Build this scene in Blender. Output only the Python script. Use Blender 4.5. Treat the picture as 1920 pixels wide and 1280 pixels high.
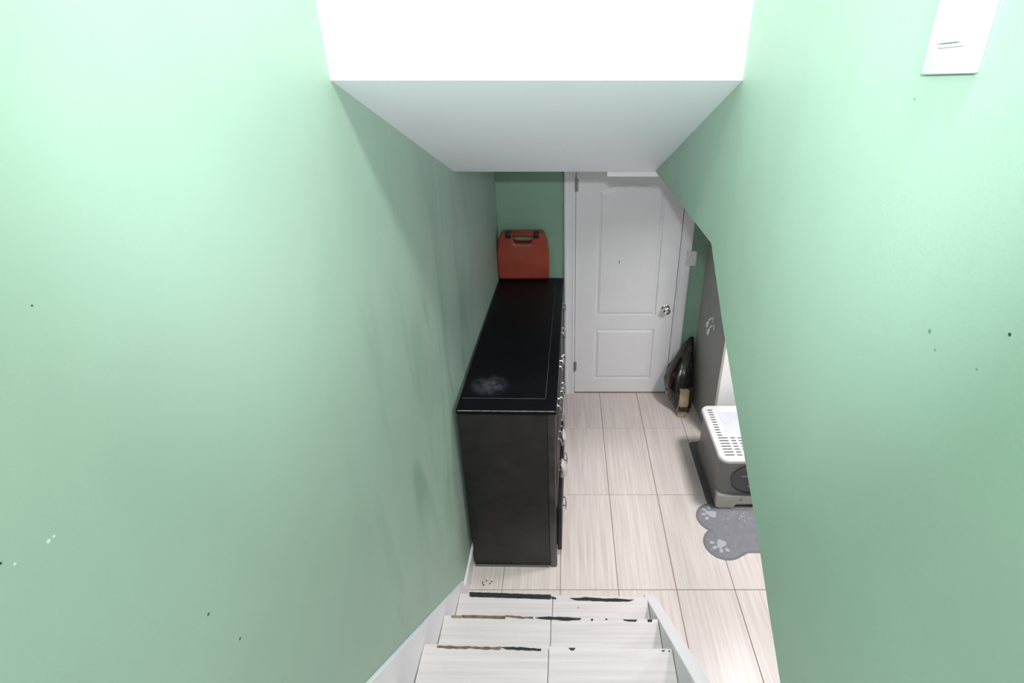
import bpy, bmesh, math, random
from mathutils import Vector, Matrix
random.seed(7)
for o in list(bpy.data.objects): bpy.data.objects.remove(o)
S = bpy.context.scene
C = S.collection
# ------------------------------------------------------------------ camera
F, CX, CY, P = 1000.0, 1062.0, 640.0, 545.0
TH = math.atan2(P, F); ct, st = math.cos(TH), math.sin(TH)
H = 2.522
cam = bpy.data.cameras.new('camera'); co = bpy.data.objects.new('camera', cam); C.objects.link(co)
cam.sensor_width = 36.0; cam.lens = 36.0 * F / 1920.0
cam.shift_x = -(CX - 960.0) / 1920.0
cam.clip_start = 0.02
co.location = (0, 0, H); co.rotation_euler = (math.pi / 2 - TH, 0, 0)
S.camera = co
# ------------------------------------------------------------------ world, lights, exposure
wd = bpy.data.worlds.new('world'); S.world = wd; wd.use_nodes = True
wd.node_tree.nodes['Background'].inputs['Color'].default_value = (1.0, 0.98, 0.95, 1)
wd.node_tree.nodes['Background'].inputs['Strength'].default_value = 0.5
S.view_settings.view_transform = 'Standard'; S.view_settings.look = 'None'
S.view_settings.exposure = 0.0; S.view_settings.gamma = 1.0; S.view_settings.use_curve_mapping = False
def lamp(name, kind, loc, power, color=(1, 1, 1), size=0.1, rot=(0, 0, 0), sy=None):
    l = bpy.data.lights.new(name, kind); l.energy = power; l.color = color
    if kind == 'AREA':
        l.size = size
        if sy: l.shape = 'RECTANGLE'; l.size_y = sy
    else: l.shadow_soft_size = size
    o = bpy.data.objects.new(name, l); C.objects.link(o); o.location = loc; o.rotation_euler = rot
    return o
fo_ = lamp('flash_light', 'SPOT', (-0.02, -0.04, 2.68), 94, (0.93, 0.97, 1.0), 0.025, (math.radians(90 - 12), 0, 0))
fo_.data.spot_size = math.radians(97); fo_.data.spot_blend = 1.0          # the photographer's flash above the lens
lamp('stairwell_light', 'AREA', (0.20, -0.20, 4.72), 112, (1.0, 0.985, 0.96), 0.40)            # the stairwell's ceiling lamp
lamp('basement_light', 'AREA', (1.38, 2.38, 1.985), 23.5, (1.0, 0.97, 0.96), 0.30).data.spread = math.radians(145)             # the basement's ceiling panel
lamp('basement_light_rear', 'AREA', (1.6, 0.6, 1.985), 8, (1.0, 0.97, 0.96), 0.30).data.spread = math.radians(145)

# pixel -> direction, for marks that lie on a known surface
def ray(x, y):
    a = (x - CX) / F; b = (y - CY) / F
    return Vector((a, ct - b * st, -st - b * ct))
def on_z(x, y, z):
    r = ray(x, y); t = (z - H) / r.z; return Vector((0, 0, H)) + t * r
def on_y(x, y, Y):
    r = ray(x, y); return Vector((0, 0, H)) + r * (Y / r.y)
def on_x(x, y, X):
    r = ray(x, y); return Vector((0, 0, H)) + r * (X / r.x)
WS = 0.024
def xl(y): return -0.545 + WS * (y - 1.372)         # the left wall runs slightly inwards
def on_left(x, y):
    r = ray(x, y); a = -0.545 - WS * 1.372
    return Vector((0, 0, H)) + r * (a / (r.x - WS * r.y))

# ------------------------------------------------------------------ materials
def srgb(r, g, b):
    f = lambda c: (c / 255 / 12.92) if c / 255 <= 0.04045 else ((c / 255 + 0.055) / 1.055) ** 2.4
    return (f(r), f(g), f(b), 1)
def mat(name, col, rough=0.5, metal=0.0, var=0.0, scale=(6, 6, 6), bump=0.0, bscale=120, spec=0.5, detail=3, coat=0.0):
    m = bpy.data.materials.new(name); m.use_nodes = True
    nt = m.node_tree; b = nt.nodes['Principled BSDF']
    b.inputs['Roughness'].default_value = rough; b.inputs['Metallic'].default_value = metal
    b.inputs['Specular IOR Level'].default_value = spec; b.inputs['Coat Weight'].default_value = coat
    geo = nt.nodes.new('ShaderNodeNewGeometry')
    mp = nt.nodes.new('ShaderNodeMapping'); mp.inputs['Scale'].default_value = scale
    nt.links.new(geo.outputs['Position'], mp.inputs['Vector'])
    n = nt.nodes.new('ShaderNodeTexNoise'); n.inputs['Scale'].default_value = 1; n.inputs['Detail'].default_value = detail
    nt.links.new(mp.outputs[0], n.inputs['Vector'])
    r = nt.nodes.new('ShaderNodeValToRGB')
    k0, k1 = 1 - var, 1 + var
    r.color_ramp.elements[0].position = 0.3; r.color_ramp.elements[1].position = 0.7
    r.color_ramp.elements[0].color = (col[0] * k0, col[1] * k0, col[2] * k0, 1)
    r.color_ramp.elements[1].color = (min(1, col[0] * k1), min(1, col[1] * k1), min(1, col[2] * k1), 1)
    nt.links.new(n.outputs['Fac'], r.inputs[0]); nt.links.new(r.outputs[0], b.inputs['Base Color'])
    if bump:
        n2 = nt.nodes.new('ShaderNodeTexNoise'); n2.inputs['Scale'].default_value = bscale
        nt.links.new(geo.outputs['Position'], n2.inputs['Vector'])
        bp = nt.nodes.new('ShaderNodeBump'); bp.inputs['Strength'].default_value = bump; bp.inputs['Distance'].default_value = 0.004
        nt.links.new(n2.outputs['Fac'], bp.inputs['Height']); nt.links.new(bp.outputs[0], b.inputs['Normal'])
    m['col'] = r.name
    return m
def ramp_out(m): return m.node_tree.nodes[m['col']].outputs[0]
def mix_over(m, fac_socket, col):
    nt = m.node_tree; b = nt.nodes['Principled BSDF']
    src = b.inputs['Base Color'].links[0].from_socket
    x = nt.nodes.new('ShaderNodeMix'); x.data_type = 'RGBA'
    nt.links.new(fac_socket, x.inputs[0]); nt.links.new(src, x.inputs[6]); x.inputs[7].default_value = col
    nt.links.new(x.outputs[2], b.inputs['Base Color'])
def spots(m, pts, col, soft=0.5):
    """small marks (nail holes, chips) at given world positions: (vec, radius)"""
    nt = m.node_tree
    geo = nt.nodes.new('ShaderNodeNewGeometry'); last = None
    for p, rad in pts:
        d = nt.nodes.new('ShaderNodeVectorMath'); d.operation = 'DISTANCE'
        nt.links.new(geo.outputs['Position'], d.inputs[0]); d.inputs[1].default_value = p
        mr = nt.nodes.new('ShaderNodeMapRange'); mr.inputs[1].default_value = rad * (1 - soft); mr.inputs[2].default_value = rad
        mr.inputs[3].default_value = 1; mr.inputs[4].default_value = 0
        nt.links.new(d.outputs['Value'], mr.inputs[0])
        if last is None: last = mr.outputs[0]
        else:
            mx = nt.nodes.new('ShaderNodeMath'); mx.operation = 'MAXIMUM'
            nt.links.new(last, mx.inputs[0]); nt.links.new(mr.outputs[0], mx.inputs[1]); last = mx.outputs[0]
    mix_over(m, last, col)
def stains(m, scale, lo, hi, amount, col, box=None, rot=(0, 0, 0)):
    """washed smears: stretched noise, optionally only inside a soft sphere (centre, radius)"""
    nt = m.node_tree
    geo = nt.nodes.new('ShaderNodeNewGeometry')
    mp = nt.nodes.new('ShaderNodeMapping'); mp.inputs['Scale'].default_value = scale; mp.inputs['Rotation'].default_value = rot
    nt.links.new(geo.outputs['Position'], mp.inputs['Vector'])
    n = nt.nodes.new('ShaderNodeTexNoise'); n.inputs['Scale'].default_value = 1; n.inputs['Detail'].default_value = 4; n.inputs['Distortion'].default_value = 0.7
    nt.links.new(mp.outputs[0], n.inputs['Vector'])
    mr = nt.nodes.new('ShaderNodeMapRange'); mr.inputs[1].default_value = lo; mr.inputs[2].default_value = hi
    mr.inputs[3].default_value = 0; mr.inputs[4].default_value = amount
    nt.links.new(n.outputs['Fac'], mr.inputs[0]); out = mr.outputs[0]
    if box:
        d = nt.nodes.new('ShaderNodeVectorMath'); d.operation = 'DISTANCE'
        nt.links.new(geo.outputs['Position'], d.inputs[0]); d.inputs[1].default_value = box[0]
        m2 = nt.nodes.new('ShaderNodeMapRange'); m2.inputs[1].default_value = box[1] * 0.35; m2.inputs[2].default_value = box[1]
        m2.inputs[3].default_value = 1; m2.inputs[4].default_value = 0
        nt.links.new(d.outputs['Value'], m2.inputs[0])
        mm = nt.nodes.new('ShaderNodeMath'); mm.operation = 'MULTIPLY'
        nt.links.new(out, mm.inputs[0]); nt.links.new(m2.outputs[0], mm.inputs[1]); out = mm.outputs[0]
    mix_over(m, out, col)

GREEN = (0.36, 0.497, 0.412, 1)
M = {}
M['green_l'] = mat('green_paint_left', GREEN, 0.5, var=0.03, scale=(2, 2, 2), bump=0.05, bscale=160, spec=0.3)
M['green_r'] = mat('green_paint_right', GREEN, 0.5, var=0.03, scale=(2, 2, 2), bump=0.05, bscale=160, spec=0.3)
M['green_b'] = mat('green_paint_back_shaded', (0.25, 0.41, 0.305, 1), 0.5, var=0.03, scale=(3, 3, 3), bump=0.1, bscale=160, spec=0.3)  # same paint as the side walls, with the shade put into a darker colour
M['white'] = mat('white_paint', srgb(236, 236, 236), 0.55, var=0.01, bump=0.05, bscale=140, spec=0.3)
M['ceil'] = mat('ceiling_paint', srgb(243, 247, 255), 0.7, var=0.01, bump=0.05, bscale=90, spec=0.2)
M['trim'] = mat('trim_gloss_white', srgb(234, 234, 238), 0.35, var=0.015, scale=(9, 9, 9))
M['doorp'] = mat('door_white', srgb(236, 236, 239), 0.4, var=0.012, scale=(8, 8, 8), bump=0.04, bscale=60)
M['grout'] = mat('grout', srgb(150, 132, 124), 0.9, var=0.08, scale=(30, 30, 30))
def tile_mat(name, scale, ca=(204, 192, 187), cb_=(219, 210, 207)):
    m = mat(name, srgb(212, 202, 197), 0.32, var=0.0, scale=scale, spec=0.4, detail=2)
    nt = m.node_tree; r = nt.nodes[m['col']]
    r.color_ramp.elements[0].position = 0.32; r.color_ramp.elements[1].position = 0.68
    r.color_ramp.elements[0].color = srgb(*ca); r.color_ramp.elements[1].color = srgb(*cb_)
    # shift the streaks tile by tile
    oi = nt.nodes.new('ShaderNodeObjectInfo'); mp = [n for n in nt.nodes if n.type == 'MAPPING'][0]
    mu = nt.nodes.new('ShaderNodeMath'); mu.operation = 'MULTIPLY'; mu.inputs[1].default_value = 40
    nt.links.new(oi.outputs['Random'], mu.inputs[0])
    cb = nt.nodes.new('ShaderNodeCombineXYZ')
    for i in range(3): nt.links.new(mu.outputs[0], cb.inputs[i])
    nt.links.new(cb.outputs[0], mp.inputs['Location'])
    return m
M['tile'] = tile_mat('floor_tile_streaked', (75, 2.2, 30))
M['ttile'] = tile_mat('tread_tile_streaked', (2.2, 75, 30), (204, 196, 198), (216, 209, 212))
M['black'] = mat('dresser_black', srgb(15, 15, 20), 0.42, var=0.2, scale=(12, 12, 12), spec=0.08)
M['dside'] = mat('dresser_side_black', srgb(36, 33, 33), 0.42, var=0.25, scale=(9, 9, 14), spec=0.3, bump=0.05, bscale=200)
M['dpost'] = mat('dresser_post_black', srgb(40, 38, 38), 0.22, var=0.2, scale=(30, 30, 8), spec=0.7)
M['worn'] = mat('worn_lit_edge_grey', srgb(150, 146, 142), 0.5, var=0.5, scale=(40, 40, 40))  # pale grey carries an edge highlight as well as wear
M['dseam'] = mat('dresser_seam', srgb(105, 105, 110), 0.4)
M['dark'] = mat('dark_gap', srgb(10, 10, 11), 0.7)
M['steel'] = mat('satin_steel', srgb(190, 188, 184), 0.22, 1.0)
M['chrome'] = mat('chrome', srgb(225, 225, 225), 0.1, 1.0)
M['hookm'] = mat('hook_satin_nickel', srgb(226, 226, 222), 0.35, 0.55)
M['hinge'] = mat('hinge_steel', srgb(150, 150, 150), 0.35, 0.9)
M['cloth'] = mat('cloth_white', srgb(188, 184, 182), 0.9, var=0.05, scale=(40, 40, 40))
M['red'] = mat('red_plastic', srgb(160, 66, 48), 0.38, var=0.16, scale=(7, 7, 7), bump=0.08, bscale=220)
M['redd'] = mat('red_plastic_dark', srgb(112, 40, 26), 0.45, var=0.1)
M['latch'] = mat('black_plastic', srgb(14, 14, 15), 0.5)
M['gpanel'] = mat('grey_panel', srgb(166, 166, 160), 0.45, var=0.06, scale=(3, 3, 1.5), spec=0.4)
M['gedge'] = mat('grey_panel_lit_edge', srgb(214, 208, 192), 0.6, var=0.05)  # paler than the board: the edge's lit look is put into the colour
M['lgrey'] = mat('litter_grey_plastic', srgb(120, 120, 121), 0.35, var=0.04, scale=(4, 4, 4))
M['lwhite'] = mat('litter_white_plastic', srgb(214, 214, 216), 0.35)
M['lbeige'] = mat('litter_champagne_plastic', srgb(196, 190, 182), 0.35, 0.15)
M['lpane'] = mat('frosted_pane', srgb(196, 201, 208), 0.15, var=0.06, scale=(9, 14, 9))
M['lflap'] = mat('dark_flap_plastic', srgb(86, 86, 89), 0.14, var=0.12, scale=(12, 12, 12))
M['slot'] = mat('vent_slot_shadow', srgb(40, 39, 39), 1.0, spec=0.0)
M['bmat'] = mat('dark_rubber_mat', srgb(92, 90, 90), 0.6, var=0.05)
M['bone'] = mat('bone_mat_grey', srgb(126, 126, 133), 0.8, var=0.1, scale=(30, 30, 30), bump=0.15, bscale=500)
M['brim'] = mat('bone_mat_rim', srgb(112, 114, 116), 0.7, var=0.05)
M['paw'] = mat('paw_print_grey', srgb(172, 172, 177), 0.8)
M['crumb'] = mat('crumbs_white', srgb(210, 206, 202), 0.9)
M['bag'] = mat('bag_black_film', srgb(26, 23, 22), 0.16, var=0.6, scale=(18, 18, 10), spec=0.6, bump=0.5, bscale=26)
r_ = M['bag'].node_tree.nodes[M['bag']['col']].color_ramp
r_.elements[0].position = .5; r_.elements[0].color = srgb(20, 18, 18); r_.elements[1].position = .74; r_.elements[1].color = srgb(84, 62, 46)
M['tan'] = mat('bag_tan_gusset', srgb(160, 142, 120), 0.4, var=0.1, scale=(14, 14, 20), bump=0.4, bscale=34)
M['olive'] = mat('bag_olive_label', srgb(48, 46, 32), 0.5)
M['tape'] = mat('grip_tape_black', srgb(33, 35, 42), 0.75, var=0.3, scale=(50, 50, 50), bump=0.3, bscale=400)
M['glue'] = mat('worn_tape_brown', srgb(112, 92, 76), 0.8, var=0.4, scale=(45, 70, 45))
M['wood'] = mat('threshold_wood', srgb(140, 112, 88), 0.6, var=0.1)
M['lens'] = mat('lamp_diffuser', srgb(240, 240, 238), 0.4)
M['amber'] = mat('bag_brown_print', srgb(66, 44, 30), 0.3, var=0.6, scale=(50, 50, 50))

spots(M['dside'], [(on_y(x, y, 2.014), r) for x, y, r in ((963, 954, .004), (978, 956, .003), (995, 968, .004), (1001, 1050, .004), (1010, 1041, .0035), (914, 834, .003), (1021, 849, .003), (958, 978, .0025), (1030, 1036, .003))], srgb(150, 148, 145), 0.9)
stains(M['black'], (26, 26, 26), 0.34, 0.6, 0.8, srgb(70, 73, 82), (on_z(918, 722, 1.07), .105))
# marks on the painted walls
dk = srgb(30, 44, 34); lt = srgb(214, 232, 220)
spots(M['green_l'], [(on_left(x, y), r) for x, y, r in ((391, 1151, .0035), (450, 1197, .0033), (60, 573, .0018), (1, 1056, .002))], dk)
spots(M['green_l'], [(on_left(x, y), r) for x, y, r in ((91, 1014, .003), (101, 1005, .002), (28, 1057, .002))], lt)
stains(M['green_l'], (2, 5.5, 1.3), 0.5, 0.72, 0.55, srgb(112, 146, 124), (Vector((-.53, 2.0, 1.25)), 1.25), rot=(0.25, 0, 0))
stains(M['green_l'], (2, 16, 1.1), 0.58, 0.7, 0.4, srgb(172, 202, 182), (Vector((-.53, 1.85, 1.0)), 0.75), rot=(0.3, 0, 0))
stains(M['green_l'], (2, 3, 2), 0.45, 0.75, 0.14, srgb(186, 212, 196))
spots(M['green_r'], [(on_x(x, y, .407), r) for x, y, r in ((1893, 627, .0024),)], dk)
spots(M['green_r'], [(on_x(x, y, .407), r) for x, y, r in ((1743, 621, .004), (1753, 656, .0025), (1715, 186, .0022), (1831, 692, .0022))], srgb(92, 128, 104), 0.9)
stains(M['green_r'], (2, 4, 2), 0.45, 0.75, 0.14, srgb(186, 212, 196))
spots(M['green_b'], [(on_y(x, 514, 3.729), .006) for x in (1295, 1299)], srgb(150, 180, 150))

# ------------------------------------------------------------------ mesh helpers
class MB:
    def __init__(s): s.bm = bmesh.new()
    def box(s, lo, hi, bev=0.0, seg=2, mtx=None):
        r = bmesh.ops.create_cube(s.bm, size=1)['verts']
        for v in r:
            v.co = Vector([lo[i] + (v.co[i] + 0.5) * (hi[i] - lo[i]) for i in range(3)])
        if bev:
            es = list({e for v in r for e in v.link_edges})
            g = bmesh.ops.bevel(s.bm, geom=es, offset=bev, segments=seg, affect='EDGES', profile=0.5)
            r = list({v for f in g['faces'] for v in f.verts} | {v for v in r if v.is_valid})
        if mtx: bmesh.ops.transform(s.bm, matrix=mtx, verts=[v for v in r if v.is_valid])
        return s
    def prism(s, pts, vec, bev=0.0, seg=2):
        """closed polygon of 3D points, pushed along vec"""
        vec = Vector(vec)
        a = [s.bm.verts.new(Vector(p)) for p in pts]; b = [s.bm.verts.new(Vector(p) + vec) for p in pts]
        fs = [s.bm.faces.new(a), s.bm.faces.new(b[::-1])]
        n = len(pts)
        for i in range(n): fs.append(s.bm.faces.new((a[(i + 1) % n], a[i], b[i], b[(i + 1) % n])))
        if bev:
            es = list({e for f in fs[:2] for e in f.edges})
            bmesh.ops.bevel(s.bm, geom=es, offset=bev, segments=seg, affect='EDGES', profile=0.5)
        return s
    def tube(s, pts, rad, n=10, cap=True):
        pts = [Vector(p) for p in pts]; rr = rad if isinstance(rad, (list, tuple)) else [rad] * len(pts)
        rings = []; up = Vector((0.31, 0.17, 0.93))
        for i, p in enumerate(pts):
            t = (pts[min(i + 1, len(pts) - 1)] - pts[max(i - 1, 0)]).normalized()
            u = t.cross(up)
            if u.length < 1e-3: u = t.cross(Vector((1, 0, 0)))
            u.normalize(); w = t.cross(u)
            rings.append([s.bm.verts.new(p + rr[i] * (math.cos(2 * math.pi * k / n) * u + math.sin(2 * math.pi * k / n) * w)) for k in range(n)])
        for a, b in zip(rings, rings[1:]):
            for k in range(n): s.bm.faces.new((a[k], a[(k + 1) % n], b[(k + 1) % n], b[k]))
        if cap: s.bm.faces.new(rings[0][::-1]); s.bm.faces.new(rings[-1])
        return s
    def loft(s, rings, cap=True):
        vs = [[s.bm.verts.new(Vector(p)) for p in r] for r in rings]; n = len(vs[0])
        for a, b in zip(vs, vs[1:]):
            for k in range(n): s.bm.faces.new((a[k], a[(k + 1) % n], b[(k + 1) % n], b[k]))
        if cap: s.bm.faces.new(vs[0][::-1]); s.bm.faces.new(vs[-1])
        return s
    def build(s, name, m, parent=None, smooth=None, kind=None):
        bmesh.ops.recalc_face_normals(s.bm, faces=s.bm.faces)
        me = bpy.data.meshes.new(name); s.bm.to_mesh(me); s.bm.free()
        me.materials.append(m if not isinstance(m, str) else M[m])
        o = bpy.data.objects.new(name, me); C.objects.link(o)
        if parent: o.parent = parent
        if kind: o['kind'] = kind
        if smooth:
            for p in me.polygons: p.use_smooth = True
            if smooth != True: me.set_sharp_from_angle(angle=math.radians(smooth))
        return o
def thing(name, label, cat, loc=(0, 0, 0), rz=0.0, group=None):
    o = bpy.data.objects.new(name, None); C.objects.link(o); o.empty_display_size = 0.05
    o.location = loc; o.rotation_euler = (0, 0, rz); o['label'] = label; o['category'] = cat
    if group: o['group'] = group
    return o
def tag(o, label, cat, group=None):
    o['label'] = label; o['category'] = cat
    if group: o['group'] = group
    return o
def struct(o, label=None, cat=None):
    o['kind'] = 'structure'
    if label: o['label'] = label
    if cat: o['category'] = cat
    return o
def rrect(w, h, r, n=6, cx=0, cy=0):
    pts = []
    for (sx, sy, a0) in ((1, 1, 0), (-1, 1, 90), (-1, -1, 180), (1, -1, 270)):
        for k in range(n + 1):
            a = math.radians(a0 + 90 * k / n)
            pts.append((cx + sx * (w / 2 - r) + r * math.cos(a), cy + sy * (h / 2 - r) + r * math.sin(a)))
    return pts

# ------------------------------------------------------------------ the room
YB = 3.729                 # back wall with the door
XR = 0.407                 # right stair wall
HY, HZ = 1.372, 2.462      # header above the stairs
SY, SZ = 2.526, 2.034      # lower end of the sloping soffit
TOP = 4.8; YN = -2.3       # stairwell ceiling and its near end
XE = 2.5                   # basement's far right side
# floor: grout bed with separate tiles
fl = struct(MB().box((-0.7, -1.2, -0.12), (XE + .1, YB + .12, -0.003)).build('floor', 'grout'), 'pale streaked rectangular floor tiles with dark thin grout', 'floor')
TW, TL, G = 0.3105, 0.694, 0.004
x0, y0 = -0.0335, 1.864
cache = {}
for i in range(-2, 9):
    for j in range(-5, 3):
        a, b = x0 + i * TW + G / 2, x0 + (i + 1) * TW - G / 2
        c, d = y0 + j * TL + G / 2, y0 + (j + 1) * TL - G / 2
        a = max(a, -0.56); b = min(b, XE); c = max(c, -1.1); d = min(d, YB)
        if b - a < .02 or d - c < .02 or (b < .42 and d < 1.2): continue
        key = (round(b - a, 3), round(d - c, 3))
        if key not in cache:
            o = MB().box((0, 0, -0.008), (b - a, d - c, 0), 0.0012, 1).build('tile', 'tile', fl)
            cache[key] = o.data
        else:
            o = bpy.data.objects.new('tile', cache[key]); C.objects.link(o); o.parent = fl
        o.location = (a, c, 0)
# left wall
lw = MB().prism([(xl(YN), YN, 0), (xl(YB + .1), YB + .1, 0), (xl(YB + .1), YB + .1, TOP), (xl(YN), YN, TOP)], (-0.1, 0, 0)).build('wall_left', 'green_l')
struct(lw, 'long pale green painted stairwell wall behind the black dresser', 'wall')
# back wall with a real door opening
DX0, DX1, DH = 0.068, 0.826, 1.915
bw = MB()
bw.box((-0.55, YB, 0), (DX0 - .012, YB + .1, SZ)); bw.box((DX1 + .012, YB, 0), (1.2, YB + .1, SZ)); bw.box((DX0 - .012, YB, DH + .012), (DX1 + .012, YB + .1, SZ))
struct(bw.build('wall_back', 'green_b'), 'shade-darkened green back wall around the white door', 'wall')
# right stair wall with its slanting lower edge above the open side
jb = [(2.526, 2.036), (1.447, 2.05), (1.255, 1.905), (1.1, 1.805), (0.95, 1.711), (0.802, 1.618), (0.688, 1.537), (0.58, 1.466), (0.3, 1.262)]
poly = [(YN, 0), (0.3, 0)] + jb[::-1] + [(SY, SZ + .4), (HY + .2, TOP), (YN, TOP)]
struct(MB().prism([(XR, y, z) for y, z in poly], (0.09, 0, 0), 0.003, 1).build('wall_right', 'green_r'), 'green painted wall with slanted open lower edge and switch plate', 'wall')
# header, soffit, lower ceiling
hd = MB().box((xl(HY) - .02, HY, HZ), (XR + .02, HY + .1, TOP)).build('wall_header', 'white'); struct(hd, 'bright white vertical drop wall above the stairs', 'wall')
so = MB().prism([(xl(HY) - .02, HY, HZ), (XR + .02, HY, HZ), (XR + .02, SY, SZ), (xl(SY) - .02, SY, SZ)], (0, 0.04, 0.1)).build('ceiling_soffit', 'ceil')
struct(so, 'sloping white soffit between the two green walls', 'ceiling')
lc = MB()
lc.box((-0.62, SY, SZ + .002), (XE + .1, YB + .12, SZ + .1)); lc.box((XR + .09, -1.2, SZ + .002), (XE + .1, SY, SZ + .1))
struct(lc.build('ceiling_basement', 'ceil'), 'low white basement ceiling', 'ceiling')
struct(MB().box((-0.75, YN - .1, TOP), (XR + .2, HY + .3, TOP + .1)).build('ceiling_stairwell', 'ceil'), 'white ceiling above the stairwell', 'ceiling')
struct(MB().box((-0.75, YN - .1, 0), (XR + .2, YN, TOP)).build('wall_near', 'white'), 'white wall at the head of the stairs', 'wall')
# basement beyond the open side
struct(MB().box((1.062, 3.12, 0), (XE + .1, 3.2, SZ)).build('wall_alcove', 'white'), 'white wall behind the litter box', 'wall')
struct(MB().box((XE, -1.2, 0), (XE + .1, 3.2, SZ)).build('wall_side', 'white'), 'white basement side wall', 'wall')
struct(MB().box((XR + .09, -1.2, 0), (XE + .1, -1.1, SZ)).build('wall_under', 'white'), 'white basement end wall', 'wall')
# baseboards
bb = MB().prism([(xl(1.80) + .0005, 1.80, 0), (xl(YB) + .0005, YB, 0), (xl(YB) + .0005, YB, .105), (xl(1.80) + .0005, 1.80, .105)], (.013, 0, 0), .002, 1).build('baseboard_left', 'trim')
struct(bb, 'white baseboard along the green wall beside the dresser', 'baseboard')
bb = MB(); bb.box((xl(YB) + .014, YB - .013, 0), (-0.020, YB - .0003, .1), .002, 1)
struct(bb.build('baseboard_back', 'trim'), 'short white baseboard beside the door casing', 'baseboard')
bb = MB(); bb.box((.911, YB - .013, 0), (1.01, YB - .0003, .1), .002, 1)
struct(bb.build('baseboard_corner', 'trim'), 'short white baseboard behind the black bag', 'baseboard')

# ------------------------------------------------------------------ door
def hinge(z):
    h = MB(); h.tube([(DX0 - .003, YB - .012, z - .045), (DX0 - .003, YB - .012, z + .045)], .006, 10)
    h.box((DX0 - .003, YB - .006, z - .042), (DX0 + .014, YB - .003, z + .042)); return h
dr = thing('door_1', 'white two panel interior door with arched upper panel and chrome knob', 'door', (0, 0, 0)); dr['kind'] = 'structure'
YF = YB + .006                     # door's front face
slab = MB().box((DX0, YF + .009, .008), (DX1, YF + .04, DH)).build('door_core', 'doorp', dr)
PX0, PX1 = 0.226, 0.690
arch = lambda x, s=0.0: 1.676 + 0.054 * (0.5 + 0.5 * math.cos((x - (PX0 + PX1) / 2) / ((PX1 - PX0) / 2) * math.pi)) ** 0.75 + s
NS = 24
# stile and rail frame standing proud around the two panels
fr = MB()
fr.box((DX0, YF - .003, .008), (PX0, YF + .0092, DH)); fr.box((PX1, YF - .003, .008), (DX1, YF + .0092, DH))
fr.box((PX0, YF - .003, .008), (PX1, YF + .0092, .138)); fr.box((PX0, YF - .003, .597), (PX1, YF + .0092, .718))
xs = [PX0 + (PX1 - PX0) * i / NS for i in range(NS + 1)]
fr.prism([(x, YF - .003, arch(x)) for x in xs] + [(PX1, YF - .003, DH), (PX0, YF - .003, DH)], (0, .0122, 0))
fr.build('door_frame_face', 'doorp', dr)
def raised(z0, topf, name):
    """raised field with sloping shoulders inside the frame"""
    rings = []
    for ins, yy in ((0.0, YF + .0075), (.006, YF + .0078), (.030, YF - .0015), (.036, YF - .0015)):
        r = [(PX0 + ins, yy, z0 + ins), (PX1 - ins, yy, z0 + ins)]
        for i in range(NS, -1, -1):
            x = PX0 + ins + (PX1 - PX0 - 2 * ins) * i / NS
            r.append((x, yy, topf(PX0 + (PX1 - PX0) * i / NS) - ins))
        rings.append(r)
    MB().loft(rings).build(name, 'doorp', dr)
raised(.718, arch, 'upper_panel'); raised(.138, lambda x: .597, 'lower_panel')
# chips in the paint of the upper panel
ch = MB()
p = on_y(1161, 492, YF - .0018)
ch.prism([p + Vector((dx, 0, dz)) for dx, dz in ((-.006, .012), (.006, .016), (.004, .0), (.001, -.018), (-.002, -.004))], (0, .0006, 0))
ch.build('paint_chip', mat('paint_chip_grey', srgb(160, 156, 150), .7), dr)
kb = on_y(1247, 580, YF - .05)
KX, KZ = 0.765, 0.778
k = MB(); n = 24
prof = [(.032, 0), (.032, .004), (.026, .008), (.012, .010), (.010, .026), (.016, .030), (.026, .038), (.029, .048), (.027, .058), (.018, .064), (.004, .066)]
k.loft([[(KX + r * math.cos(2 * math.pi * i / n), YF - .003 - d, KZ + r * math.sin(2 * math.pi * i / n)) for i in range(n)] for r, d in prof])
knob = k.build('door_knob', 'chrome', dr, smooth=40)
MB().box((DX1 - .003, YF - .006, KZ - .03), (DX1 + .0005, YF + .02, KZ + .03)).build('latch_plate', 'steel', dr)
for z in (1.712, 0.262): hinge(z).build('hinge', 'hinge', dr, smooth=40)
# casing and jamb
cs = thing('trim_1', 'white moulded casing framing the white door', 'door casing'); cs['kind'] = 'structure'
def casing(xa, xb, z1, flip):
    """stepped moulding profile, thick on the outer side"""
    m = MB(); w = xb - xa
    prof = [(0, 0), (0, .019), (.16, .021), (.3, .017), (.38, .014), (.75, .011), (.86, .013), (1, .010), (1, 0)]
    r = []
    for z in (0, z1):
        r.append([((xa + t * w) if not flip else (xb - t * w), YB - .0005 - d, z) for t, d in prof])
    m.loft(r); return m
casing(-.014, .060, DH + .07, False).build('casing_side', 'trim', cs)
casing(.838, .908, DH + .07, True).build('casing_side', 'trim', cs)
MB().box((-.014, YB - .02, DH + .02), (.908, YB - .0005, DH + .09), .004).build('casing_head', 'trim', cs)
jm = MB(); jm.box((DX0 - .012, YB - .002, 0), (DX0 - .004, YB + .1, DH + .012)); jm.box((DX1 + .004, YB - .002, 0), (DX1 + .012, YB + .1, DH + .012)); jm.box((DX0 - .004, YB - .002, DH + .004), (DX1 + .004, YB + .1, DH + .012))
jm.build('jamb', 'trim', cs)
MB().box((DX0 - .004, YB - .004, .0), (DX1 + .004, YB + .09, .006), .002).build('threshold', 'wood', cs)
struct(MB().box((DX0 - .3, YB + .1, 0), (DX1 + .3, YB + .12, SZ)).build('wall_beyond', 'white'), 'wall behind the closed door', 'wall')

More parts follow.
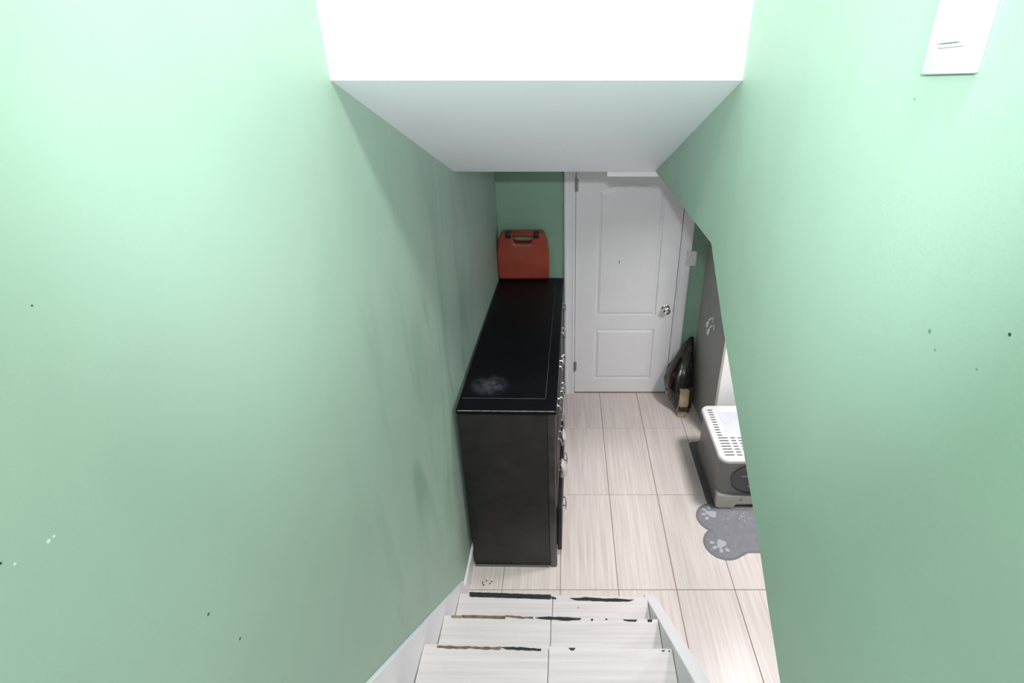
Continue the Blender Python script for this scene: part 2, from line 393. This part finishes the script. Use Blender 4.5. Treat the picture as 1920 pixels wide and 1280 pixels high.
# ------------------------------------------------------------------ staircase
RISE, RUN, N0 = 0.19, 0.245, 1.695
stc = thing('staircase', 'tiled stairs with worn black grip tape and white side boards', 'stairs')
SXL, SXR, SJ = None, 0.392, -0.066
tapes = {}
for k_ in range(1, 13):
    yn = N0 - (k_ - 1) * RUN; z = k_ * RISE; yb = yn - RUN - .03 if k_ < 12 else YN + .02
    sl = xl(yn) + .016
    tr = MB().box((sl, yb, z - .04), (SXR, yn - .006, z - .009)).build('tread', 'grout', stc)
    MB().box((sl, yn - .03, z - RISE), (SXR, yn - .018, z - .04)).build('riser', 'trim', stc)
    tilt = 0.010
    for a, b in ((sl, SJ - .0015), (SJ + .0015, SXR)):
        pa = (a, yn + tilt * (0.5 - (a - sl) / (SXR - sl)) * 2, z); pb = (b, yn + tilt * (0.5 - (b - sl) / (SXR - sl)) * 2, z)
        m = MB().prism([(a, yb + .028, z), (b, yb + .028, z), pb, pa], (0, 0, -.009), .001, 1)
        m.build('tread_tile', 'ttile', tr)
    tapes[k_] = tr
def worn(step, pts, m='tape', jag=0.0, name='grip_tape'):
    """a flat strip outlined in picture points on the tread's top; jag roughens the edge"""
    z = step * RISE + .0004
    out = []
    for i, (x, y) in enumerate(pts):
        x2, y2 = pts[(i + 1) % len(pts)]; n = max(1, int(abs(x2 - x) / 6)) if jag else 1
        for q in range(n):
            t = q / n; out.append((x + (x2 - x) * t, y + (y2 - y) * t + (random.uniform(-jag, jag) if jag else 0)))
    P3 = [on_z(x, y, z) for x, y in out]
    MB().prism(P3, (0, 0, .0016)).build(name, m, tapes[step])
# marks measured on the photograph, laid on the treads' tops
def strip(step, xa, ya, xb, yb, h, m='tape', jag=.8, name='grip_tape'):
    worn(step, [(xa, ya), (xb, yb), (xb - .5, yb + h), (xa + .5, ya + h)], m, jag, name)
strip(1, 880, 1110, 1033, 1115, 8.5, jag=.35); strip(1, 1033, 1118, 1043, 1120, 4, jag=.8)
worn(1, [(1068, 1121), (1090, 1120.5), (1094, 1119), (1130, 1121.5), (1160, 1122), (1189, 1124), (1180, 1127.5), (1150, 1128), (1112, 1126.5), (1080, 1125)], jag=.5)
strip(2, 846, 1153.5, 866, 1153.5, 5, mat('worn_tape_tan', srgb(150, 128, 92), .8), .3); strip(2, 866, 1153, 948, 1154.5, 5.5, 'glue', .5); strip(2, 948, 1154, 1000, 1157, 3, 'glue', 1.0)
worn(2, [(1003, 1158), (1020, 1156), (1050, 1156.5), (1090, 1158.5), (1088, 1162), (1060, 1163.5), (1040, 1161.5), (1015, 1160)], jag=.5)
strip(2, 1108, 1160, 1112, 1160, 3.5, jag=.3); strip(2, 1135, 1160, 1139, 1160, 2, jag=.3)
worn(2, [(1168, 1160.5), (1182, 1161.5), (1195, 1161), (1192, 1165), (1178, 1165), (1170, 1163)], jag=.4)
strip(2, 1214, 1161.5, 1223, 1161.5, 4, jag=.4)
strip(3, 819, 1210, 940, 1213, 4.5, 'glue', 1.0); worn(3, [(938, 1213), (975, 1213), (1015, 1216), (1014, 1220), (985, 1219.5), (950, 1217)], jag=.8)
worn(3, [(1066, 1214.5), (1079, 1214.5), (1076, 1219), (1070, 1219)], jag=.4); worn(3, [(1240, 1219), (1247, 1219), (1244, 1222)], jag=.3); worn(3, [(1253, 1219.5), (1256, 1219), (1255.5, 1222.5)], jag=.2)
for x, y in ((1083.5, 1138), ): strip(1, x, y, x + 2, y, 2, jag=.2, name='tape_fleck')
# left skirt board rises with the stairs
def skz(y): return .173 + (1.782 - y) * .868
sk = MB().prism([(xl(y) + .0004, y, z) for y, z in ((1.80, 0.0), (1.80, .105), (1.79, skz(1.79)), (-.95, skz(-.95)), (-.95, 2.0), (0.0, 1.0))], (.0145, 0, 0), .002, 1)
sk.build('skirt_board', 'trim', stc)
# right closed stringer with cap, standing on the floor
def str_in(y): return .102 + (1.753 - y) * .876
inner = [(1.775, 0.0), (1.775, .070), (1.755, .108)] + [(0.3, str_in(0.3)), (0.3, 0.0)]
MB().prism([(.394, y, z) for y, z in inner], (.050, 0, 0), .004, 2).build('stringer', 'trim', stc)
# small black specks on the landing floor near the first step
sp = MB()
for x, y in ((905, 1092), (907, 1096), (912, 1089), (919, 1094), (922, 1090), (881, 1093)):
    c_ = on_z(x, y, 0.0); a = random.uniform(0, 3)
    sp.prism([c_ + Vector((.006 * math.cos(a + t) * random.uniform(.5, 1), .005 * math.sin(a + t), .0005)) for t in (0, 1.3, 2.6, 3.9, 5.1)], (0, 0, .0006))
o = sp.build('floor_specks', 'tape', fl, kind='stuff')

# ------------------------------------------------------------------ white flat fixture on the lower ceiling just past the soffit
fx = thing('ceiling_register', 'white rectangular ceiling register tucked behind the soffit edge above the door', 'vent', (0.31, 2.66, SZ))
MB().box((-.122, -.115, -.027), (.14, .115, .001), .003).build('register_frame', 'lwhite', fx)
for i in range(6): MB().box((-.10, -.085 + i * .032, -.030), (.12, -.085 + i * .032 + .016, -.026)).build('register_slat', 'trim', fx)

# lamps that carry the area lights
lf = thing('ceiling_lamp', 'round white flush lamp on the stairwell ceiling', 'lamp', (.16, -.20, TOP))
MB().loft([[(r * math.cos(2 * math.pi * i / 32), r * math.sin(2 * math.pi * i / 32), z) for i in range(32)] for r, z in ((.25, 0), (.25, -.02), (.23, -.05), (.2, -.055))]).build('lamp_base', 'lwhite', lf, smooth=40)
for nm, (x, y), lb in (('ceiling_panel_light', (1.38, 2.38), 'square white panel light on the basement ceiling above the litter box'), ('ceiling_panel_light', (1.6, .6), 'square white panel light on the basement ceiling beside the stairs')):
    q = thing(nm, lb, 'lamp', (x, y, SZ)); MB().box((-.18, -.18, -.03), (.18, .18, .002), .004).build('lamp_housing', 'lwhite', q)

# ------------------------------------------------------------------ switches
SPX = XR
sw = thing('light_switch', 'large white rocker switch plate on the right green wall', 'light switch', (SPX, .632, 2.500)); sw.rotation_euler = (math.radians(-3.0), 0, 0)
MB().box((-.0065, -.044, 0), (-.0002, .044, .135), .0025, 2).build('wall_plate', 'lwhite', sw, smooth=40)
MB().box((-.0085, -.0215, .025), (-.006, .0215, .103), .001, 1).build('rocker_frame', 'lwhite', sw)
rk = MB().prism([(-.0086, -.0165, .0295), (-.0086, -.0165, .0985), (-.0108, -.0165, .0985), (-.0094, -.0165, .0675), (-.0125, -.0165, .0295)], (0, .033, 0), .0006, 1)
rk.build('rocker', 'lwhite', sw)
for z in (.015, .12): MB().tube([(-.0062, 0, z), (-.0074, 0, z)], .0032, 12).build('screw', 'lwhite', sw, smooth=40)
ds = thing('wall_switch', 'small white switch box on the door casing edge above the black bag', 'light switch', (.914, YB - .0225, 1.135))
MB().box((-.036, -.006, 0), (.034, .0225, .112), .003, 2).build('switch_box', 'lwhite', ds)
MB().box((-.018, -.009, .03), (.016, -.0055, .082), .001, 1).build('rocker', 'lwhite', ds)

# ------------------------------------------------------------------ dresser
DL, DD, DHH = 1.625, 0.462, 1.07
drs = thing('dresser', 'long black dresser with drawers pushed against the green left wall', 'dresser', (-.5075, 2.014, 0), -0.0165)
# local: x 0 back (wall side) .. DD front, y 0 near end .. DL far end
def D(lo, hi, name, m, bev=0.0, par=drs, seg=2): return MB().box(lo, hi, bev, seg).build(name, m, par, smooth=35 if bev else None)
D((.0, .0, .012), (DD - .045, .02, DHH - .026), 'side_panel', 'dside', .0015)
D((.0, DL - .02, .012), (DD - .045, DL, DHH - .026), 'side_panel', 'dside', .0015)
D((.0, .02, .012), (.012, DL - .02, DHH - .03), 'back_panel', 'dside')
D((DD - .045, -.003, .0), (DD - .006, .034, DHH - .024), 'corner_post', 'dpost', .008)
D((DD - .045, DL - .034, .0), (DD - .006, DL + .003, DHH - .024), 'corner_post', 'dpost', .008)
D((DD - .06, DL / 2 - .015, .03), (DD - .012, DL / 2 + .015, DHH - .03), 'centre_post', 'dside')
D((.012, .02, .03), (DD - .05, DL - .02, .05), 'bottom_panel', 'dside')
D((DD - .06, .03, .02), (DD - .014, DL - .03, .075), 'plinth', 'dside', .002)
D((.0, -.004, .0), (DD - .05, .018, .014), 'base_rail', 'dseam')
# top: mitred boards with the light seams of the frame showing
tp = D((-.004, -.008, DHH - .026), (DD, DL + .004, DHH), 'top', 'black', .006, seg=3)
D((.008, .0875, DHH - .001), (DD - .055, .0895, DHH + .0004), 'top_seam', 'dseam', par=tp)
D((DD - .056, .0875, DHH - .001), (DD - .0545, DL - .15, DHH + .0004), 'top_seam', 'dseam', par=tp)
D((.004, -.0088, DHH - .0065), (DD - .006, -.0055, DHH - .0028), 'worn_lit_edge', 'worn', .001, par=tp)  # highlight along the near top edge, painted as a pale worn strip
rows = [(.835, .2), (.625, .2), (.415, .2), (.095, .31)]
for ci, (ya, yb) in enumerate(((.036, DL / 2 - .017), (DL / 2 + .017, DL - .036))):
    for ri, (z, h) in enumerate(rows):
        out = (.0, .004, .006, .026)[ri] if ci == 0 else (.003, 0, 0, 0)[ri]
        f = D((DD - .030 + out, ya, z), (DD - .006 + out, yb, z + h), 'drawer', 'dside', .003)
        D((DD - .2 + out, ya + .02, z + .02), (DD - .030 + out, yb - .02, z + h - .04), 'drawer_box', 'dark', par=f)
        for t in (.25, .75):
            y = ya + t * (yb - ya); zc = z + h / 2 + .02; xo = DD - .006 + out
            hb = MB()
            for s in (-1, 1): hb.tube([(xo, y + s * .032, zc), (xo + .014, y + s * .032, zc)], .0045, 8)
            hb.tube([(xo + .012, y - .032, zc), (xo + .017, y - .033, zc - .012), (xo + .019, y - .028, zc - .03), (xo + .019, y, zc - .034), (xo + .019, y + .028, zc - .03), (xo + .017, y + .033, zc - .012), (xo + .012, y + .032, zc)], .0034, 8)
            hb.box((xo - .001, y - .044, zc - .009), (xo + .003, y + .044, zc + .009), .001, 1)
            hb.build('drawer_handle', 'steel', f, smooth=40)
def cloth(name, label, y, z, s):
    c = MB(); rings = []
    X = DD + .012
    for i in range(9):
        t = i / 8; r = []
        for k in range(12):
            a = 2 * math.pi * k / 12
            ww = (.034 + .012 * math.sin(5 * t + s)) * (1 - .55 * t); th = .005 + .004 * math.sin(math.pi * t)
            r.append((X + .004 + .012 * math.sin(math.pi * min(1, t * .9 + .1)) + th * math.cos(a) + .004 * math.sin(3 * a + 4 * t + s), y + ww * math.sin(a) + .012 * t * s, z - .085 * t + .006 * math.sin(2 * a + s)))
        rings.append(r)
    o = c.loft(rings).build(name, 'cloth', None, smooth=True)
    o.location = drs.location; o.rotation_euler = drs.rotation_euler
    return tag(o, label, 'clothing')
cloth('hanging_cloth', 'crumpled white cloth hanging out over an upper dresser drawer front', .345, .665, 1.0)
cloth('hanging_cloth', 'white cloth corner poking out of a lower dresser drawer', .105, .665, -1.0)

# ------------------------------------------------------------------ red case on the dresser
CW, CHH, CD = .362, .345, .085
rc = thing('tool_case', 'red plastic tool case with cutout handle standing on black dresser', 'case', (-.307, 3.595, DHH), 0.0)
def outline(ins=0.0):
    w, h, z0 = CW / 2 - ins, CHH - ins, ins
    right = [(w - .018, z0), (w - .005, z0 + .005), (w, z0 + .018), (w + .004, h * .40), (w + .001, h * .62), (w - .012, h * .82), (w - .026, h - .02), (w - .036, h - .004), (w - .046, h)]
    return right + [(-x, z) for x, z in right[::-1]]
HX, HZ0, HZ1 = .066, CHH - .078, CHH - .026        # handle hole
def shell(ya, yb, ins, m, name, dome):
    """half shell: outline ring with the handle hole left open, domed towards ya"""
    m_ = MB(); bm = m_.bm
    ou = outline(ins)
    n = 44
    # resample the outline evenly by angle about the hole centre so outer and hole rings bridge cleanly
    hc = (0, (HZ0 + HZ1) / 2)
    def hit(a):
        dx, dz = math.cos(a), math.sin(a); best = None
        for (x1, z1), (x2, z2) in zip(ou, ou[1:] + ou[:1]):
            ex, ez = x2 - x1, z2 - z1; den = dx * ez - dz * ex
            if abs(den) < 1e-12: continue
            t = ((x1 - hc[0]) * ez - (z1 - hc[1]) * ex) / den; u = ((x1 - hc[0]) * dz - (z1 - hc[1]) * dx) / den
            if t > 0 and -1e-6 <= u <= 1 + 1e-6 and (best is None or t < best): best = t
        return (hc[0] + dx * best, hc[1] + dz * best)
    angs = sorted([math.atan2(z - hc[1], x - hc[0]) for x, z in ou] + [2 * math.pi * i / n - math.pi + .013 for i in range(n)])
    def hole(a, g=0.0):
        # rounded trapezoid hole: flat top, curved bottom
        dx, dz = math.cos(a), math.sin(a); a_, b_ = HX + g, (HZ1 - HZ0) / 2 + g; p_ = 4.5
        t = (abs(dx / a_) ** p_ + abs(dz / b_) ** p_) ** (-1 / p_); return (hc[0] + dx * t, hc[1] + dz * t)
    lay = []
    for fa, yy in ((1.0, yb), (1.0, ya + dome), (.975, ya + dome * .3), (.95, ya), (.93, ya)):
        lay.append([(hc[0] + (hit(a)[0] - hc[0]) * fa, yy, hc[1] + (hit(a)[1] - hc[1]) * fa) for a in angs])
    lay.append([(hole(a, .016)[0], ya, hole(a, .016)[1]) for a in angs]); lay.append([(hole(a, .012)[0], ya + .001, hole(a, .012)[1]) for a in angs])
    lay.append([(hole(a)[0], ya + .010, hole(a)[1]) for a in angs])
    lay.append([(hole(a)[0], yb, hole(a)[1]) for a in angs])
    m_.loft(lay + [lay[0]], cap=False)
    bmesh.ops.remove_doubles(bm, verts=bm.verts, dist=1e-6)
    return m_.build(name, m, rc, smooth=35)
shell(0, CD * .5 - .0008, 0, 'red', 'front_shell', .016)
bk = shell(CD * .5 + .0008, CD, 0, 'red', 'back_shell', .0)
shell(CD * .5 - .001, CD * .5 + .001, .004, 'redd', 'seam', 0)
for s in (-1, 1):
    MB().box((s * .098 - .019, -.006, CHH - .037), (s * .098 + .019, CD * .6, CHH + .003), .003, 2).build('latch', 'latch', rc, smooth=40)
MB().box((-.07, .004, CHH - .02), (.07, .02, CHH - .010), .003, 2).build('handle_grip', 'redd', rc)

# ------------------------------------------------------------------ grey panel with hooks
gp = thing('grey_panel', 'tall flat grey panel with double chrome hook in the corner beside the door', 'panel', (1.02, 3.715, 0), math.atan2(.032, .605))
MB().box((0.0, -.606, 0), (.018, 0, 1.95), .0015, 1).build('panel_board', 'gpanel', gp)
MB().box((-.001, -.006, 0), (.019, .001, 1.951)).build('panel_lit_edge', 'gedge', gp)
for y_, z_ in ((-.335, .855), (-.372, .815)):
    hk = MB()
    hk.box((-.004, y_ - .010, z_ - .022), (.001, y_ + .010, z_ + .022), .0015, 2)
    hk.tube([(-.002, y_, z_ + .008), (-.018, y_ , z_ + .012), (-.03, y_, z_ - .002), (-.034, y_, z_ - .018)], [.006, .0065, .0065, .007], 10)
    hk.tube([(-.034, y_, z_ - .012), (-.036, y_, z_ - .024), (-.037, y_, z_ - .040), (-.036, y_, z_ - .054), (-.0355, y_, z_ - .064)], [.005, .0125, .0140, .010, .003], 14)
    hk.build('hook', 'hookm', gp, smooth=40)

# ------------------------------------------------------------------ black bag in the corner
bg = thing('pet_food_bag', 'glossy black plastic bag with tan side gusset slumped beside door casing', 'bag', (.925, 3.56, 0), 0.0)
rings = []
NB = 28
prof = [(0.0, .056, .105, .004, 0), (.012, .068, .125, .004, 0), (.07, .088, .140, -.006, .0), (.15, .104, .140, -.024, .012), (.22, .108, .128, -.030, .026), (.29, .098, .110, -.021, .045), (.36, .080, .090, -.004, .062), (.43, .058, .064, .018, .086), (.50, .034, .036, .042, .110), (.55, .014, .014, .060, .128)]
for z, rx, ry, ox, oy in prof:
    r = []
    for i in range(NB):
        a = 2 * math.pi * i / NB; p_ = 2.6
        c_, s_ = math.cos(a), math.sin(a)
        q = (abs(c_) ** p_ + abs(s_) ** p_) ** (-1 / p_)
        wv = 1 + .05 * math.sin(5 * a + z * 30) + .035 * math.sin(9 * a - z * 47) + .03 * math.sin(14 * a + z * 80)
        r.append((ox + rx * q * wv * c_, oy + ry * q * wv * s_, z))
    rings.append(r)
MB().loft(rings).build('bag_body', 'bag', bg, smooth=True)
# tan gusset: a folded, slightly bulged strip up the front of the bag
gw = .036; gr = []
for i in range(11):
    t = i / 10; z = .004 + .215 * t; yf = -.172 + .030 * t + .010 * math.sin(t * 9); cxg = -.022 + .012 * t
    gr.append([(cxg - gw, yf + .004, z), (cxg - gw * .5, yf - .004 + .003 * math.sin(i), z), (cxg, yf - .003, z), (cxg + gw * .5, yf - .005 + .003 * math.cos(i * 2), z), (cxg + gw, yf + .003, z), (cxg + gw, yf + .07, z), (cxg - gw, yf + .07, z)])
gs = MB().loft(gr).build('gusset', 'tan', bg, smooth=50)
MB().prism([(-.022 - gw * .86, -.1745, .055), (-.018 + gw * .86, -.1745, .055), (-.018 + gw * .86, -.171, .083), (-.020 - gw * .86, -.171, .083)], (0, .012, 0)).build('label_patch', 'olive', gs)
MB().prism([(-.022 - gw * .9, -.1705, .089), (-.018 + gw * .9, -.1705, .089), (-.018 + gw * .9, -.170, .093), (-.020 - gw * .9, -.170, .093)], (0, .012, 0)).build('label_line', 'olive', gs)
pt = []
for i in range(7):
    t = i / 6; z = .03 + .20 * t
    pt.append([(.022 + .0, -.146 + .02 * t, z), (.070 - .01 * (1 - t), -.10 + .01 * math.sin(i * 3), z), (.072 - .006 * (1 - t), -.06, z), (.02, -.08, z)])
MB().loft(pt).build('printed_side', 'amber', bg, smooth=40)

# ------------------------------------------------------------------ litter box, its mat and the bone mat
lm = MB().prism([(x, y, .0003) for x, y in rrect(.47, .625, .035, 6, 1.128, 2.768)], (0, 0, .007), .002, 1).build('floor_mat', 'bmat')
tag(lm, 'thin dark grey rectangular mat lying under the litter box', 'mat')
LX0, LX1, LY0, LY1 = .925, 1.345, 2.445, 2.985
lb = thing('litter_box', 'grey covered cat litter box with white slotted lid and champagne drawer', 'litter box', ((LX0 + LX1) / 2, (LY0 + LY1) / 2, .0075))
w, d = LX1 - LX0, LY1 - LY0
def ringz(wi, di, r, z, cx=0, cy=0): return [(x, y, z) for x, y in rrect(wi, di, r, 6, cx, cy)]
MB().loft([ringz(w - .02, d - .03, .03, .09), ringz(w - .01, d - .02, .045, .14), ringz(w - .006, d - .012, .05, .26), ringz(w - .006, d - .012, .05, .362)]).build('body', 'lgrey', lb, smooth=40)
MB().loft([ringz(w - .03, d - .02, .03, .0), ringz(w - .005, d + .004, .035, .02), ringz(w - .002, d + .004, .035, .095), ringz(w - .02, d - .012, .035, .102)]).build('base_tray', 'lgrey', lb, smooth=40)
# champagne drawer front with a handle recess
dw = MB()
yf = -d / 2 - .012
pr = [(-w / 2 + .004, .004), (-.095, .004), (-.085, .034), (.085, .034), (.095, .004), (w / 2 - .004, .004), (w / 2 - .008, .085), (w / 2 - .035, .108), (-w / 2 + .035, .108), (-w / 2 + .008, .085)]
pr = [(-w / 2 + .03, .002), (-.098, .002), (-.088, .012), (-.082, .034), (-.072, .042), (.072, .042), (.082, .034), (.088, .012), (.098, .002), (w / 2 - .03, .002), (w / 2 - .006, .014), (w / 2 - .004, .06), (w / 2 - .004, .118), (w / 2 - .02, .108), (w / 2 - .05, .096), (-w / 2 + .05, .096), (-w / 2 + .02, .108), (-w / 2 + .004, .118), (-w / 2 + .004, .06), (-w / 2 + .006, .014)]
dw.prism([(x, yf, z) for x, z in pr], (0, .05, 0), .004, 2)
df = dw.build('drawer_front', 'lbeige', lb, smooth=40)
MB().box((-.09, yf + .012, .003), (.09, yf + .05, .04)).build('handle_recess', 'dark', lb)
lg = MB(); lx = -.055
lg.prism([(lx - .009, yf - .0004, .066), (lx + .009, yf - .0004, .066), (lx + .009, yf - .0004, .069), (lx - .009, yf - .0004, .069)], (0, .001, 0))
lg.prism([(lx - .009, yf - .0004, .073), (lx - .006, yf - .0004, .073), (lx, yf - .0004, .081), (lx + .006, yf - .0004, .073), (lx + .009, yf - .0004, .073), (lx, yf - .0004, .086)], (0, .001, 0))
lg.build('maker_mark', 'slot', df)
# oval front flap
oy = -d / 2 + .004
fo = MB().prism([(.0 + .135 * math.cos(2 * math.pi * i / 40), oy - .008, .235 + .105 * math.sin(2 * math.pi * i / 40)) for i in range(40)], (0, .016, 0), .002, 1).build('flap', 'lflap', lb, smooth=40)
rm = MB(); rm.tube([(.138 * math.cos(math.pi * (1.12 + .76 * i / 32)), oy - .006, .235 + .108 * math.sin(math.pi * (1.12 + .76 * i / 32))) for i in range(33)], [.001 + .006 * math.sin(math.pi * i / 32) for i in range(33)], 8, cap=False); rm.build('flap_rim', 'latch', lb, smooth=True)
for rx_, ph in ((.055, .0), (-.05, .04), (.0, -.04)):
    MB().prism([(rx_ + .03 * math.cos(2 * math.pi * i / 16), oy - .0086, .215 + ph + .009 * math.sin(2 * math.pi * i / 16)) for i in range(16)], (0, .002, 0)).build('flap_relief', 'lgrey', fo)
# white lid with slots and frosted window
ZL = .385
lid = MB().loft([ringz(w + .006, d + .004, .05, .358), ringz(w + .022, d + .020, .056, .362), ringz(w + .022, d + .020, .056, .378), ringz(w + .010, d + .008, .052, ZL), ]).build('lid', 'lwhite', lb, smooth=40)
win = MB().prism([(x, y, ZL - .001) for x, y in rrect(.24, .225, .03, 5, .0, .09)], (0, 0, .0025), .0008, 1).build('lid_window', 'lpane', lid)
for x in (-.05, .05): MB().box((x - .002, -.01, ZL + .0012), (x + .002, .19, ZL + .0028)).build('window_rib', 'lwhite', lid)
slot_me = None
def slot(x, y):
    global slot_me
    if slot_me is None:
        o = MB().prism([(px, py, 0) for px, py in rrect(.033, .0078, .0036, 3)], (0, 0, .0012)).build('lid_slot', 'slot', lid); slot_me = o.data
    else:
        o = bpy.data.objects.new('lid_slot', slot_me); C.objects.link(o); o.parent = lid
    o.location = (x, y, ZL - .0006)
NR = 18
for i in range(NR):
    y = d / 2 - .045 - i * (d - .085) / (NR - 1)
    for s in (-1, 1): slot(s * (w / 2 - .042), y)
    if y < -.055:
        for j in range(-3, 4):
            if abs(j * .047) < w / 2 - .065: slot(j * .047, y)
# bone-shaped mat
def bone(scale_in=0.0):
    # half-width profile of a bone lying along x: two lobes each end, straight shank
    pts = []
    cxm, cym = 1.20, 2.265; L = .40; r = .118 - scale_in; sh = .165 - scale_in; e = L - .118
    def arc(cx, cy, a0, a1, n=18): return [(cx + r * math.cos(math.radians(a0 + (a1 - a0) * i / n)), cy + r * math.sin(math.radians(a0 + (a1 - a0) * i / n))) for i in range(n + 1)]
    off = .098; q = math.degrees(math.asin(min(1, off / r)))
    yy = sh
    # left end, counter-clockwise from the top shank
    pts += [(cxm + t, cym + yy) for t in (.16, 0, -.16)]
    pts += arc(cxm - e, cym + off, 60, 180 + q); pts += arc(cxm - e, cym - off, 180 - q, 300)
    pts += [(cxm + t, cym - yy) for t in (-.16, 0, .16)]
    pts += arc(cxm + e, cym - off, 240, 360 + q); pts += arc(cxm + e, cym + off, -q, 120)
    return pts
bn = thing('bone_mat', 'grey bone shaped feeding mat with pale paw prints before the litter box', 'mat', (0, 0, 0))
MB().prism([(x, y, .0003) for x, y in bone(0)], (0, 0, .0022), .0006, 1).build('mat_rim', 'brim', bn)
MB().prism([(x, y, .002) for x, y in bone(.012)], (0, 0, .0012)).build('mat_field', 'bone', bn)
def ell(m, c, a, rx, ry):
    m.prism([(c[0] + rx * math.cos(t) * math.cos(a) - ry * math.sin(t) * math.sin(a), c[1] + rx * math.cos(t) * math.sin(a) + ry * math.sin(t) * math.cos(a), .0030) for t in [2 * math.pi * i / 18 for i in range(18)]], (0, 0, .0006))
def paw(cx, cy, ang):
    m = MB()
    # pad: rounded triangle
    pd = []
    for i in range(24):
        t = 2 * math.pi * i / 24; r = .030 * (1 + .16 * math.cos(3 * t)); pd.append((r * 1.1 * math.cos(t), r * .85 * math.sin(t)))
    ca, sa = math.cos(ang), math.sin(ang)
    R_ = lambda x, y: (cx + x * ca - y * sa, cy + x * sa + y * ca)
    m.prism([R_(x, y) + (.003,) for x, y in pd], (0, 0, .0006))
    for a in (-62, -22, 22, 62):
        t = math.radians(a); c_ = R_(.052 * math.cos(t) - .002, .052 * math.sin(t)); ell(m, c_, ang + t, .0150, .0105)
    m.build('paw_print', 'paw', bn)
pp = on_z(1334, 963, .003); paw(pp.x, pp.y, math.radians(160))
pp = on_z(1352, 1019, .003); paw(pp.x, pp.y, math.radians(235))
paw(1.50, 2.36, math.radians(20)); paw(1.50, 2.16, math.radians(-40))
cr = MB()
for i in range(46):
    x, y = random.gauss(1.08, .06), random.gauss(2.35, .05)
    if y > 2.42: continue
    s_ = random.uniform(.0012, .003)
    cr.box((x - s_, y - s_, .003), (x + s_, y + s_, .003 + s_ * 1.2))
o = cr.build('litter_crumbs', 'crumb', None, kind='stuff'); tag(o, 'pale litter crumbs scattered on the bone mat', 'crumbs'); o['kind'] = 'stuff'
